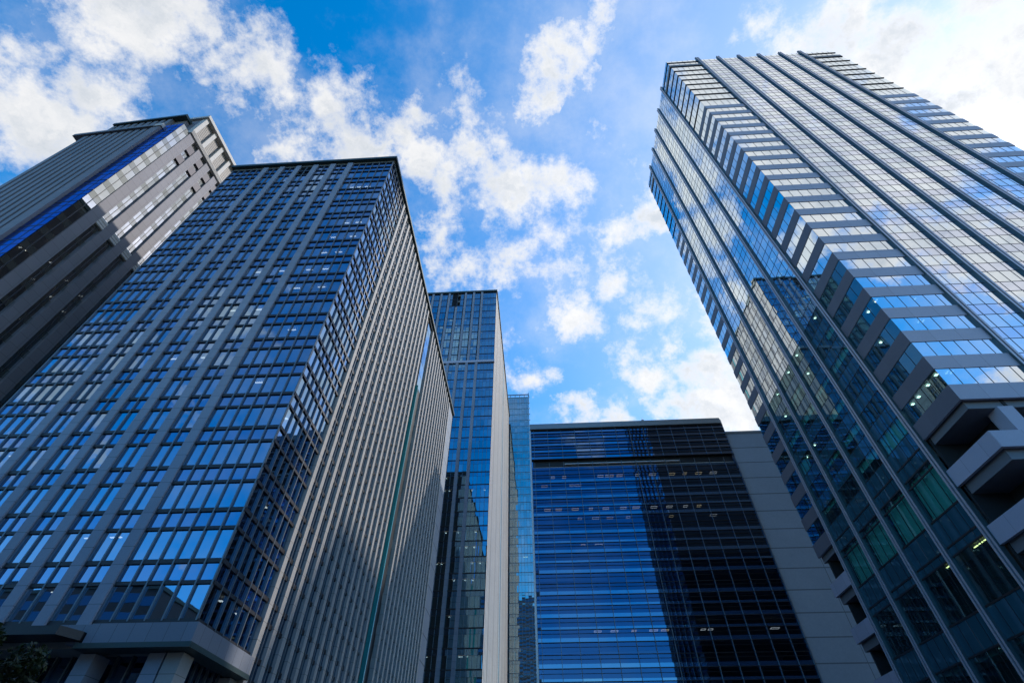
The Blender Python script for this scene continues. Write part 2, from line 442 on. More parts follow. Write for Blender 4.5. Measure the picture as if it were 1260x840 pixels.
# ------------------------------------------------------------------ the ground
mb = MB(); mb.box(-900, 900, -900, 1200, -.6, -.004)
structure(mb.build('ground', M['asphalt']))
mb = MB(); mb.box(-14, 34, -300, 110, -.3, .0)
structure(mb.build('road', M['asphalt']))
mb = MB(); mb.box(-24.4, -14.01, -300, 400, -.3, .13)
structure(mb.build('pavement', M['paving']))
mb = MB(); mb.box(34.01, 43, -300, 110, -.3, .13)
structure(mb.build('pavement', M['paving']))

# ================================================================== B : big office block on the left
BX = dict(uR=-25.1, vF=37.5, uL=-57.0, vB=117.2, zT=94.0)
B = Building('office_building', 'wide blue-glass office block with grey stone pilasters in front, left of the street', 'office building', -41, 77,
             box=(-57, -25.1, 37.5, 117.2, 0, 95.5))
FL = 4.35; Z0 = 13.35; NF = 18
fr = Face('x', BX['vF']); rt = Face('r', BX['uR']); lf = Face('l', BX['uL'])
mb = MB()
mb.box(-50.5, -31.6, 44, 111, 0.2, 93.6)
for k in range(NF + 1):
    zz = Z0 + FL * k
    mb.box(-56.6, -25.55, 38.0, 116.6, zz - 1.55, zz - .12)
mb.box(-56.6, -25.6, 38.0, 116.6, 92.6, 93.5)
B.part(mb, 'building_core', M['inside'])
rows = []
for k in range(NF):
    z = Z0 + FL * k
    rows += [(z + .12, z + 2.60, 'v'), (z + 2.78, z + FL - .18, 's')]
rows += [(Z0 + FL * NF + .12, 93.6, 's')]
pil = [(-34.0, -33.0), (-37.4, -36.45), (-40.8, -39.85), (-44.15, -43.25), (-47.5, -46.55), (-50.75, -49.8)]
cols = split(-33.0, -25.2, 6)
for i in range(5): cols += split(pil[i + 1][1], pil[i][0], 2)
cols += split(-56.9, -50.75, 5)
for (a, b) in cols:
    for (z0, z1, kd) in rows:
        if -43.3 < a < -40.7 and z0 > 89.0: continue
        B.pane('window' if kd == 'v' else 'spandrel_pane', fr.quad(a + .05, b - .05, z0, z1, -.12), M['g_b'] if kd == 'v' else M['gs_b'])
# dark plant louvre near the roof
mb = MB()
fr.box(mb, -43.2, -40.85, 89.1, 93.7, -.5, -.35)
for i in range(14): fr.box(mb, -43.2, -40.85, 89.2 + i * .32, 89.3 + i * .32, -.35, -.2)
B.part(mb, 'louvre', M['dark'])
for (a, b) in pil:
    mb = MB(); fr.box(mb, a, b, 11.9, 93.75, -.45, .22); B.part(mb, 'pilaster', M['granite_shade_blue'])
def lattice(face, xs, zs, name='mullion_grid', w=.055, o=.04, hz=.13, mat=('mullion', 'frame'), zr=None):
    mb = MB()
    for x in xs: face.box(mb, x - w, x + w, zr[0], zr[1], -.2, o, 0)
    return mb
seps = sorted(set([round(a, 3) for a, b in cols] + [round(b, 3) for a, b in cols]))
mb = MB()
for x in seps: fr.box(mb, x - .06, x + .06, Z0, 93.7, -.22, .06, 0)
for k in range(NF + 1):
    z = Z0 + FL * k
    fr.box(mb, -56.9, -25.15, z - .2, z + .14, -.3, .02, 1)
    if k < NF: fr.box(mb, -56.9, -25.15, z + 2.55, z + 2.83, -.3, .02, 1)
B.part(mb, 'mullion_grid', [M['mullion'], M['frame']])
# right face : corner glass then close-set pilasters, teal slot, blank end wall
cr = split(37.6, 46.3, 7)
pv = [46.4 + 2.36 * i for i in range(28)]
slot = (77.2, 80.6)
pcol = []
for i, v in enumerate(pv):
    if slot[0] - .9 < v < slot[1]: continue
    pcol.append(v)
gaps = []
for i in range(len(pv) - 1):
    a, b = pv[i] + .74, pv[i + 1]
    if pv[i] in pcol and pv[i + 1] in pcol: gaps.append((a, b))
for (a, b) in cr:
    for (z0, z1, kd) in rows:
        B.pane('window' if kd == 'v' else 'spandrel_pane', rt.quad(a + .05, b - .05, z0, z1, -.12), M['g_b'] if kd == 'v' else M['gs_b'])
low = [(3.2, 7.2, 'v'), (7.4, 8.8, 's'), (9.0, 11.4, 'v'), (11.6, 13.2, 's')]
for (a, b) in gaps:
    for (z0, z1, kd) in low + rows:
        for (c, d) in split(a, b, 2):
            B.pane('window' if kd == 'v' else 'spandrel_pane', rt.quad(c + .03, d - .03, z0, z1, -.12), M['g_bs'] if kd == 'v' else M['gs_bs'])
for v in pcol:
    mb = MB(); rt.box(mb, v, v + .74, 0.1, 93.75, -.45, .20); B.part(mb, 'pilaster', M['granite_sun_warm'])
mb = MB()
for (a, b) in cr[1:]: rt.box(mb, a - .06, a + .06, Z0, 93.7, -.22, .06, 0)
for (a, b) in gaps: rt.box(mb, (a + b) / 2 - .05, (a + b) / 2 + .05, 0.1, 93.7, -.22, .04, 0)
for k in range(NF + 1):
    z = Z0 + FL * k
    rt.box(mb, 37.55, 46.4, z - .2, z + .14, -.3, .02, 1)
    if k < NF: rt.box(mb, 37.55, 46.4, z + 2.55, z + 2.83, -.3, .02, 1)
for k in range(-3, NF + 1):
    z = Z0 + FL * k
    for (a, b) in gaps:
        rt.box(mb, a, b, z - .25, z + .16, -.3, -.02, 1)
        rt.box(mb, a, b, z + 2.5, z + 2.88, -.3, -.02, 1)
B.part(mb, 'mullion_grid', [M['mullion'], M['frame']])
mb = MB(); rt.box(mb, 76.3, 81.4, .1, 93.6, -.44, -.38); B.part(mb, 'slot_wall', M['dark'])
mb = MB(); rt.box(mb, 77.5, 77.75, 1, 71.5, -.7, .25); B.part(mb, 'teal_fin', M['teal'])
for i in range(6):
    z = 71.8 + i * 3.6
    B.pane('window', rt.quad(77.6, 80.5, z, z + 3.4, -.1), M['g_b'])
mb = MB(); rt.box(mb, 110.9, 117.2, .1, 93.75, -1.5, .0); B.part(mb, 'end_wall', M['panel'])
# solid side and back
mb = MB(); mb.box(-57.0, -56.95, 37.6, 117.1, 0, 93.8); mb.box(-56.95, -26.7, 116.6, 117.1, 0, 93.8); B.part(mb, 'side_wall', M['frame'])
mb = MB(); mb.box(-57, -25.1, 37.6, 117.2, 93.78, 94.3); B.part(mb, 'roof', M['fascia'])
mb = MB(); mb.box(-57.4, -24.55, 36.95, 117.6, 94.32, 95.0); mb.box(-57.2, -24.8, 37.2, 117.4, 95.0, 95.5); B.part(mb, 'cornice', M['copper'])
# belt course, canopy and base
mb = MB(); mb.prism([(-32.5, 37.0), (-24.6, 37.0), (-24.6, 46.3), (-26.0, 46.3), (-26.0, 38.4), (-32.5, 38.4)], 11.85, 13.1); B.part(mb, 'belt_course', M['belt'])
mb = MB(); mb.prism([(-32.9, 36.85), (-24.45, 36.85), (-24.45, 46.3), (-26.0, 46.3), (-26.0, 38.4), (-32.9, 38.4)], 11.5, 11.83); B.part(mb, 'belt_course', M['copper'])
mb = MB(); mb.box(-57, -32.55, 37.25, 38.4, 12.3, 13.12); B.part(mb, 'belt_course', M['belt'])
mb = MB(); mb.prism([(-57, 35.4), (-33.4, 35.4), (-32.7, 36.9), (-32.7, 37.2), (-57, 37.2)], 12.0, 12.55); B.part(mb, 'canopy', M['dark'])
for a in (-56.5, -50.0, -43.6, -38.2, -33.0, -27.9):
    mb = MB(); mb.box(a, a + 1.15, 38.0, 39.6, .1, 11.45); B.part(mb, 'column', M['granite_shade_blue'])
for (y0, y1) in ((38.0, 39.4), (45.2, 46.3)):
    mb = MB(); mb.box(-26.6, -25.4, y0, y1, .1, 11.45); B.part(mb, 'column', M['granite_sun_warm'])
mb = MB(); mb.box(-56.9, -26.2, 40.2, 40.5, .1, 11.8, 0)
for i in range(26): mb.box(-56.5 + i * 1.18, -56.38 + i * 1.18, 39.95, 40.2, .1, 11.8, 1)
for i in range(6): mb.box(-26.5, -26.3, 40.6 + i * .9, 40.7 + i * .9, .1, 11.8, 1)
mb.box(-26.9, -26.6, 40.5, 46.3, .1, 11.8, 0)
B.part(mb, 'ground_floor_glazing', [M['gs_b'], M['mullion']])
sp = []
for k, xs in ((13, (-29.4, -27.3)), (12, (-30.2, -27.2)), (11, (-30.6, -28.3)), (10, (-31.4, -29.0)), (9, (-31.9, -28.4)), (7, (-29.6,)), (5, (-30.3,)), (16, (-31.4, -30.1, -28.7)), (8, (-39.1, -35.5)), (6, (-38.6, -42.4)), (10, (-35.4, -39.0)), (3, (-52.0,)), (1, (-36.1, -38.4)), (0, (-38.2,))):
    for x in xs: sp.append((x, Z0 + FL * k + 2.55))
lights(B, fr, sp, (1.0, .16))
lights(B, rt, [(39.5, Z0 + FL * 4 + 2.5), (42, Z0 + FL * 2 + 2.5), (41, Z0 + 2.5), (44, Z0 + 2.5)], (.3, .3))
B.close()

# ================================================================== D : tall tower on the right
DX = dict(u=43.3, v=40.5)
D = Building('office_tower', 'tallest glass tower, on the right, with double fins and mauve bands wrapping its corner', 'tower', 67, 60,
             box=(43.3, 91.4, 40.5, 78.9, 0, 162.6))
fr = Face('x', 40.5); lf = Face('l', 43.3); rt = Face('r', 91.4)
ZD = 35.3; PD = 4.18; VH = 2.3; ZR = 162.6
finF = [52.7, 58.8, 64.8, 70.6, 76.8, 82.5]
finL = [48.0, 54.3, 60.5, 66.7, 72.8]
NK = int((ZR - ZD) / PD)          # storeys up to the roof
mb = MB()
mb.box(50.5, 85, 49.5, 72, .2, 161.8)
for k in range(-5, NK + 1):
    z = ZD + PD * k
    if z < 34: mb.box(52.9, 90.8, 48.3, 72.4, z - 1.6, z - .1)
    else: mb.box(43.8, 90.9, 41.0, 78.4, z - 1.75, z - .12)
mb.box(44, 90.9, 41, 78.4, 161.0, 162.2)
mb.box(43.9, 52.8, 48.5, 72.3, 31.7, 33.2); mb.box(43.9, 52.8, 48.5, 72.3, 23.3, 26.6); mb.box(43.9, 52.8, 48.5, 72.3, 15.0, 18.2)
D.part(mb, 'building_core', M['inside'])
def dpane(face, a, b, z0, z1, kind):
    if face is lf or z1 < 34:
        low = z1 < 60
        if kind == 'v': m_ = M['g_dt'] if low else M['g_dl']
        else: m_ = M['gs_dt'] if low else M['gs_dl']
        D.pane('window' if kind == 'v' else 'spandrel_pane', face.quad(a + .02, b - .02, z0 + .02, z1 - .02, -.03), m_, .0012)
        return
    D.pane('window' if kind == 'v' else 'spandrel_pane', face.quad(a + .02, b - .02, z0 + .02, z1 - .02, -.03), M['g_d'] if kind == 'v' else M['gs_d'], .0006)
cF0 = split(43.34, finF[0], 6); cF1 = split(finF[-1], 91.36, 6)
cL0 = split(40.54, finL[0], 5); cL1 = split(finL[-1], 78.86, 4)
for k in range(NK + 1):
    z = ZD + PD * k
    top = min(z + PD, ZR)
    stone_row = k < 21
    zb = z + VH
    for face, colset in ((fr, cF0 + cF1), (lf, cL0 + cL1)):
        for (a, b) in colset:
            dpane(face, a, b, z, min(zb, ZR - .05), 'v')
            if not stone_row and zb < ZR - .3: dpane(face, a, b, zb, top, 'v')
    for face, fins in ((fr, finF), (lf, finL)):
        for i in range(len(fins) - 1):
            for (a, b) in split(fins[i], fins[i + 1], 4):
                dpane(face, a, b, z, min(zb, ZR - .05), 'v')
                if zb < ZR - .3: dpane(face, a, b, zb, top, 's')
# lower storeys of the left side and the front, between the fins
lowrows = [(33.15, ZD, 's'), (31.6, 33.15, 's'), (30.75, 31.6, 'v'), (26.7, 30.75, 'v'), (24.0, 26.7, 's'), (23.1, 24.0, 's'), (18.3, 23.1, 'v'), (15.4, 18.3, 's'), (10.2, 15.4, 'v'), (7.6, 10.2, 's'), (.4, 7.6, 'v')]
for face, fins in ((lf, finL), (fr, finF)):
    for i in range(len(fins) - 1):
        for (a, b) in split(fins[i], fins[i + 1], 4):
            for (z0, z1, kd) in lowrows: dpane(face, a, b, z0, z1, kd)
# thin joints
mb = MB()
for face, segs in ((fr, [cF0, cF1]), (lf, [cL0, cL1])):
    for sg in segs:
        for (a, b) in sg[1:]: face.box(mb, a - .025, a + .025, ZD, ZR, -.08, .0)
for face, fins, z0 in ((fr, finF, .3), (lf, finL, .3)):
    for i in range(len(fins) - 1):
        for (a, b) in split(fins[i], fins[i + 1], 4)[1:]: face.box(mb, a - .028, a + .028, z0, ZR, -.08, .0)
        for k in range(NK + 1):
            z = ZD + PD * k
            for q in (z, z + VH):
                if q < ZR: face.box(mb, fins[i] + .4, fins[i + 1] - .4, q - .03, q + .03, -.08, .0)
        for (q, _, _) in lowrows: face.box(mb, fins[i] + .4, fins[i + 1] - .4, q - .09, q + .09, -.08, .03)
D.part(mb, 'mullion_grid', M['frame'])
# dark blades on the plain glass crown of the corner bays
def corner_strip(name, mat, z0, z1, o):
    for q in ([(43.3 - o, 40.5 - o), (finF[0] - .45, 40.5 - o), (finF[0] - .45, 40.6), (43.4, 40.6), (43.4, finL[0] - .45), (43.3 - o, finL[0] - .45)],
              [(finF[-1] + .45, 40.5 - o), (91.4, 40.5 - o), (91.4, 40.6), (finF[-1] + .45, 40.6)],
              [(43.3 - o, finL[-1] + .45), (43.4, finL[-1] + .45), (43.4, 78.9), (43.3 - o, 78.9)]):
        mb = MB(); mb.prism(q, z0, z1); D.part(mb, name, mat)
for k in range(22, NK + 1):
    z = ZD + PD * k
    corner_strip('sunshade', M['dark'], z - .09, z + .09, .13)
corner_strip('bronze_band', M['louvre'], 157.0, 158.2, .10)
# mauve spandrel bands
for k in range(0, 22):
    z1 = ZD + PD * k; z0 = z1 - (PD - VH)
    if k == 0: z0 -= .1
    m2 = M['mauve']
    mb = MB(); mb.prism([(43.26, 40.46), (finF[0] - .4, 40.46), (finF[0] - .4, 40.75), (43.55, 40.75), (43.55, finL[0] - .4), (43.26, finL[0] - .4)], z0, z1); D.part(mb, 'spandrel_band', m2)
    mb = MB(); lf.box(mb, finL[-1] + .4, 78.9, z0, z1, -.3, .04); D.part(mb, 'spandrel_band', m2)
    mb = MB(); fr.box(mb, finF[-1] + .4, 91.4, z0, z1, -.3, .04); D.part(mb, 'spandrel_band', m2)
# fins : two rails with a dark groove
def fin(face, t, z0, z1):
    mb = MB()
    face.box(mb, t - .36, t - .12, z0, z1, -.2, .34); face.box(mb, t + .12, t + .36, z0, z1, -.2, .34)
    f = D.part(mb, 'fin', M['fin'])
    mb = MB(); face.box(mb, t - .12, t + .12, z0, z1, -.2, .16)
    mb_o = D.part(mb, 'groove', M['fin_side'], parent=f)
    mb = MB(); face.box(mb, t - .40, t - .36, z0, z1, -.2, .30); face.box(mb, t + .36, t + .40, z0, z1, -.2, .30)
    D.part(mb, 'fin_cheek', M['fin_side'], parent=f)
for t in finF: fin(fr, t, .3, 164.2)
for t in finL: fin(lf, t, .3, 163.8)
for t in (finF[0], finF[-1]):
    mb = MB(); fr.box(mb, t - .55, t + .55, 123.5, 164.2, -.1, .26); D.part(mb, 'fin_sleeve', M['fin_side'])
# terraces at the two visible corners
def terrace(x0, x1, y0, y1, side):
    # recess walls coloured near-black, standing in for the shade inside
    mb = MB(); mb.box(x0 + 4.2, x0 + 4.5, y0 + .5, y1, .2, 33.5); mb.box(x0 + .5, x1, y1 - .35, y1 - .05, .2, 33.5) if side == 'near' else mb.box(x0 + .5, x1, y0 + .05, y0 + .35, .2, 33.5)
    if side == 'far': mb.box(x0 + .9, x1, y1 - 1.0, y1 - .7, .2, 33.5)  # added wall closing the far side to keep the void dark
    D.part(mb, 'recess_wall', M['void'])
    for z in (33.5, 27.6, 21.6, 15.6, 9.6):
        if z < 33:
            mb = MB(); mb.prism([(x0, y0), (x1, y0), (x1, y0 + .35), (x0 + .35, y0 + .35), (x0 + .35, y1), (x0, y1)] if side == 'near' else
                                [(x0, y0), (x0 + .35, y0), (x0 + .35, y1 - .35), (x1, y1 - .35), (x1, y1), (x0, y1)], z, z + 1.8)
            D.part(mb, 'parapet', M['mauve'])
        mb = MB(); mb.prism([(x0 + .6, y0 + .6), (x1, y0 + .6), (x1, y1 - .1), (x0 + .6, y1 - .1)], z - 1.0, z + .3)
        D.part(mb, 'terrace_slab', M['rib_a'])
        mb = MB(); mb.box(x0 + .75, x0 + .83, y0 + .7, y1 - .4, z + 2.0, z + 2.08)
        for i in range(6): mb.box(x0 + .76, x0 + .82, y0 + .8 + i * (y1 - y0 - 1.4) / 5, y0 + .86 + i * (y1 - y0 - 1.4) / 5, z + .3, z + 2.0)
        if z < 33: D.part(mb, 'railing', M['frame'])
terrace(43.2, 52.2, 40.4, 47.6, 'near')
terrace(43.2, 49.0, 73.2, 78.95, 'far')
for (a, b) in ((46.4, 47.9), (51.0, 52.1)):
    mb = MB(); mb.box(a, b, 40.75, 42.3, .2, 32.5); D.part(mb, 'column', M['mauve'])
# front storeys beyond the terrace and the right and back walls
mb = MB(); fr.box(mb, finF[-1] + .4, 91.4, .2, 33.6, -.6, -.2); D.part(mb, 'front_wall', M['mauve'])
mb = MB(); mb.box(91.0, 91.4, 40.9, 78.9, .2, 162.4); mb.box(43.5, 91.0, 78.5, 78.9, 33.6, 162.4); mb.box(49.1, 91.0, 78.5, 78.9, .2, 33.6); D.part(mb, 'rear_wall', M['frame'])
mb = MB(); mb.box(43.35, 91.35, 40.6, 78.85, 162.3, 162.7); D.part(mb, 'roof', M['fascia'])
# blinds in the tall lower windows of the left side
for i in range(4):
    if True:
        mb = MB()
        a, b = finL[i] + .5, finL[i + 1] - .5
        lf.box(mb, a, b, 26.9, 31.5, -.6, -.52); D.part(mb, 'blind', M['blind'])
random.seed(21)
for k in range(0, 6):
    for i in range(4):
        if random.random() < .6:
            a, b = split(finL[i] + .5, finL[i + 1] - .5, 2)[random.randint(0, 1)] if random.random() < .5 else (finL[i] + .5, finL[i + 1] - .5)
            z = ZD + PD * k; h = random.choice((.5, .9, 2.1))
            mb = MB(); lf.box(mb, a, b, z + VH - h, z + VH, -.40, -.34); D.part(mb, 'blind', M['blind'])
mb = MB(); mb.box(46, 46.1, 48.6, 72.2, 10, 33); D.part(mb, 'inner_wall', M['void'])
random.seed(5)
lsp = []
for k, n in ((1, 2), (2, 2), (3, 2), (4, 3), (5, 4), (6, 3), (7, 4), (8, 4), (9, 3), (11, 3)):
    for _ in range(n):
        lsp.append((random.uniform(48.6, 71.5), ZD + PD * k + VH - .02))
lights(D, lf, lsp, (.28, .28), depth=.5)
lights(D, lf, [(50.2, ZD + VH), (51.5, ZD + VH), (52.6, ZD + VH), (53.2, ZD + VH)], (.3, .3), 'lamp_warm', .5)
lights(D, lf, [(41.5, ZD + VH), (43.2, ZD + VH), (45.2, ZD + VH), (46.5, ZD + VH), (43, ZD + PD * 3 + VH), (44.5, ZD + PD * 2 + VH)], (.3, .3), 'lamp', .6)
lights(D, lf, [(49.5, 23.0), (50.3, 23.0), (51.1, 23.0), (55.2, 23.0), (56.1, 23.0)], (.6, .12), 'lamp_warm', .6)
lights(D, fr, [(45, ZD + VH), (45.5, ZD + VH), (47, ZD + PD * 2 + VH), (47.5, ZD + PD * 2 + VH), (49, ZD + PD * 3 + VH), (44.2, ZD + PD * 3 + VH)], (.16, .5), 'lamp', .4)
D.close()

# ================================================================== C : slim tower in the middle distance
Cb = Building('office_tower', 'slim deep-blue tower with pale pilasters and a beige side, behind the wide block', 'tower', -31, 180,
              box=(-47.5, -14.7, 134, 226, 0, 178.2))
fr = Face('x', 134.0); rt = Face('r', -14.7)
ZC, PC = 133.4, 4.42
mb = MB(); mb.box(-42, -20, 142, 218, .2, 177)
for k in range(-29, 11):
    z = ZC + PC * k
    if z > 2: mb.box(-47, -15.2, 134.6, 225, z - 1.2, z - .1)
Cb.part(mb, 'building_core', M['inside'])
pc = [-21.6 - 3.72 * i for i in range(7)]
cols = split(-21.3, -14.8, 5)
for i in range(6): cols += split(pc[i + 1] + .5, pc[i] - .5, 2)
cols += split(-47.5, pc[-1] - .5, 1)
for (a, b) in cols:
    for k in range(-29, 10):
        z = ZC + PC * k
        if z < 3: continue
        if abs(a + 33.9) < 2 and z > 168: continue
        if z + PC < 178.5:
            Cb.pane('window', fr.quad(a + .03, b - .03, z + .15, z + 2.9, -.1), M['g_c'], .004)
            Cb.pane('spandrel_pane', fr.quad(a + .03, b - .03, z + 2.95, z + PC - .12, -.1), M['gs_c'], .004)
mb = MB()
for k in range(-29, 11):
    z = ZC + PC * k
    if z > 3: fr.box(mb, -47.5, -14.75, z - .16, z + .14, -.3, .0, 0)
for (a, b) in cols: fr.box(mb, a - .05, a + .05, 3, 177.5, -.2, .0, 1)
Cb.part(mb, 'mullion_grid', [M['frame'], M['mullion']])
for i, x in enumerate(pc):
    mb = MB()
    fr.box(mb, x - .55, x + .45, 3, ZC - .5, -.4, .35); fr.box(mb, x - .1, x + .8, ZC + .6, 177.6, -.4, .35) if abs(x + 32.8) > .5 else fr.box(mb, x - .1, x + .8, ZC + .6, 167.5, -.4, .35)
    Cb.part(mb, 'pilaster', M['granite_shade_blue'])
mb = MB(); fr.box(mb, -47.5, -14.5, ZC - .5, ZC + .6, -.4, .5); Cb.part(mb, 'ledge', M['fin'])
mb = MB(); fr.box(mb, -36.0, -32.2, 168, 177.6, -.5, -.25)
for i in range(20): fr.box(mb, -36.0, -32.2, 168.2 + i * .46, 168.32 + i * .46, -.25, -.1)
Cb.part(mb, 'louvre', M['dark'])
mb = MB(); fr.box(mb, -47.6, -14.4, 177.6, 178.6, -.5, .5); mb.box(-15.2, -14.3, 134.5, 226, 177.6, 178.6); Cb.part(mb, 'cornice', M['copper'])
mb = MB(); mb.box(-47.4, -14.8, 134.5, 225.9, 177.5, 178.3); Cb.part(mb, 'roof', M['fascia'])
# right side: beige ribs and slots with a teal joint
mb = MB(); mb.box(-15.4, -14.78, 134.3, 226, .2, 177.5); Cb.part(mb, 'side_wall', M['frame'])
y = 134.3; i = 0
while y < 224:
    w = 2.1
    if 179 < y < 183: y += 3.2; continue
    mb = MB(); mb.box(-15.2, -14.73, y, y + w, .2, 177.6); Cb.part(mb, 'rib', M[('beige', 'granite_sun_warm', 'beige', 'band_c', 'granite_sun_warm')[i % 5]])
    y += 3.1; i += 1
mb = MB(); mb.box(-15.1, -14.75, 180.3, 181.4, .2, 177.4); Cb.part(mb, 'teal_fin', M['teal'])
mb = MB(); mb.box(-47.5, -47.2, 134.4, 226, .2, 177.5); mb.box(-47.2, -15.4, 225.5, 226, .2, 177.5); Cb.part(mb, 'rear_wall', M['beige'])
random.seed(3)
sp = []
for k in (-19, -21, -23, -26, -27, -12, -13, -16, -17, -18):
    for _ in range(4): sp.append((random.choice([-16.5, -18.4, -20.3, -23.5, -25, -27.3, -28.8, -31]) + random.uniform(-.4, .4), ZC + PC * k + 2.85))
lights(Cb, fr, sp, (.5, .4), 'lamp', .6)
Cb.close()

# ================================================================== F : pale glass sliver
F_ = Building('office_tower', 'narrow pale cyan glass tower glimpsed between the slim tower and the dark block', 'tower', -18, 245, box=(-34, -3.0, 230, 262, 0, 197))
fr = Face('x', 230.0)
mb = MB(); mb.box(-30, -8, 238, 258, .2, 190)
for k in range(44):
    z = 4 + 4.35 * k
    mb.box(-33.5, -3.6, 230.6, 261, z - .8, z - .1)
F_.part(mb, 'building_core', M['inside'])
for k in range(44):
    z = 4 + 4.35 * k
    for (a, b) in split(-16.0, -3.0, 9):
        F_.pane('window', fr.quad(a, b, z, z + 3.0, -.02), M['g_f'], .0025)
        F_.pane('spandrel_pane', fr.quad(a, b, z + 3.05, z + 4.3, -.02), M['gs_f'], .0025)
mb = MB()
for (a, b) in split(-16.0, -3.0, 9): fr.box(mb, a - .05, a + .05, .2, 196, -.1, .12, 0)
for k in range(45):
    z = 4 + 4.35 * k
    fr.box(mb, -16, -2.9, z - .12, z + .08, -.1, .10, 0)
    fr.box(mb, -3.6, -2.4, z - .15, z + .15, -.2, .25, 1)
F_.part(mb, 'mullion_grid', [M['mullion'], M['white']])
mb = MB(); mb.box(-34, -16, 230.0, 230.4, .2, 195.5); mb.box(-3.2, -3.0, 230.3, 262, .2, 195.5); mb.box(-34, -3.2, 261.5, 262, .2, 195.5); F_.part(mb, 'side_wall', M['gs_f'])
mb = MB(); mb.box(-34, -3, 230.2, 262, 195.5, 196.0); F_.part(mb, 'roof', M['fascia'])
mb = MB(); mb.box(-34, -2.9, 229.8, 230.1, 197.2, 197.9)
for i in range(12): mb.box(-34 + i * 2.82, -33.7 + i * 2.82, 229.85, 230.05, 195.5, 197.2)
mb.box(-3.3, -2.9, 229.8, 230.2, 190, 199)
F_.part(mb, 'roof_rail', M['mullion'])
lights(F_, fr, [(-7.4, 4 + 4.35 * 21 + 2.9), (-6.3, 4 + 4.35 * 21 + 2.9), (-7.5, 4 + 4.35 * 4 + 2.8), (-5, 4 + 4.35 * 4 + 2.8)], (.8, .4), 'lamp_warm', .5)
F_.close()

# ================================================================== E : dark navy block closing the street
E = Building('office_building', 'low dark navy glass block with glowing ceiling lights, closing the street', 'office building', 27, 126, box=(-1.3, 55.2, 119, 133, 0, 90.6))
fr = Face('x', 119.0)
PE = 4.78; ZE = 71.33
mb = MB(); mb.box(2, 52, 126, 131, .2, 88)
for k in range(-14, 4):
    z = ZE + PE * k
    if z > 1: mb.box(-1, 55, 119.7, 132.6, z - .3, z + .6)
E.part(mb, 'building_core', M['inside'])
vs = [-1.25, -.4] + [3.67 + 4.03 * i for i in range(13)] + [55.1]
for k in range(-14, 1):
    z = ZE + PE * k
    if z < 1: continue
    for i in range(len(vs) - 1):
        a, b = vs[i] + .02, vs[i + 1] - .02
        E.pane('spandrel_pane', fr.quad(a, b, z, z + .78, .02), M['ge_hi'], .003)
        E.pane('window', fr.quad(a, b, z + .82, z + 2.42, -.1), M['g_e'], .0015)
        E.pane('spandrel_pane', fr.quad(a, b, z + 2.46, z + 2.95, .0), M['ge_hi'] if k % 3 else M['g_e'], .003)
        E.pane('window', fr.quad(a, b, z + 2.99, z + PE - .04, -.1), M['g_e'], .0015)
# crown: close glass blades
for j in range(9):
    z = 78.7 + j * 1.1
    for i in range(len(vs) - 1):
        E.pane('spandrel_pane', fr.quad(vs[i] + .02, vs[i + 1] - .02, z + .12, z + 1.0, .0), M['g_e'] if j % 2 else M['gs_b'], .004)
mb = MB()
for j in range(10): fr.box(mb, -1.3, 55.2, 78.62 + j * 1.1, 78.78 + j * 1.1, -.2, .22, 0)
for k in range(-14, 2):
    z = ZE + PE * k
    if z > 1:
        if z < 76: fr.box(mb, -1.3, 55.2, z - .12, z + .0, -.2, .12, 0); fr.box(mb, -1.3, 55.2, z + 2.36, z + 2.46, -.2, .08, 0); fr.box(mb, -1.3, 55.2, z + 3.8, z + 3.86, -.2, .04, 0); fr.box(mb, -1.3, 55.2, z + 1.6, z + 1.66, -.2, .04, 0)
E.part(mb, 'transom', M['frame'])
for x in vs:
    mb = MB(); fr.box(mb, x - .05, x + .05, .2, 77.6, -.1, .22); fr.box(mb, x - .05, x + .05, 78.6, 88.6, -.1, .26); E.part(mb, 'mullion', M['mullion'])
mb = MB(); fr.box(mb, -1.3, 55.2, 77.0, 78.5, -1.2, -.8, 0); fr.box(mb, 8, 40, 77.0, 77.18, -.8, .05, 1); E.part(mb, 'recess_joint', [M['dark'], M['white']])
mb = MB(); mb.prism([(-1.5, 118.2), (54.6, 118.2), (55.5, 119.4), (55.5, 133), (-1.5, 133)], 88.8, 90.6); E.part(mb, 'roof_fascia', M['fascia'])
mb = MB(); mb.box(-1.75, -1.3, 118.75, 119.4, .2, 88.7); E.part(mb, 'corner_trim', M['white'])
mb = MB(); mb.box(-1.3, -.9, 119.4, 133, .2, 88.7); mb.box(54.8, 55.2, 119.4, 133, .2, 88.7); mb.box(-.9, 54.8, 132.6, 133, .2, 88.7); E.part(mb, 'side_wall', M['gs_b'])
mb = MB(); mb.tube((32.6, 119.5, 90.6), (32.6, 119.5, 92.6), .08, .05); mb.box(32.2, 33.0, 119.4, 119.6, 91.6, 91.75); E.part(mb, 'antenna', M['frame'])
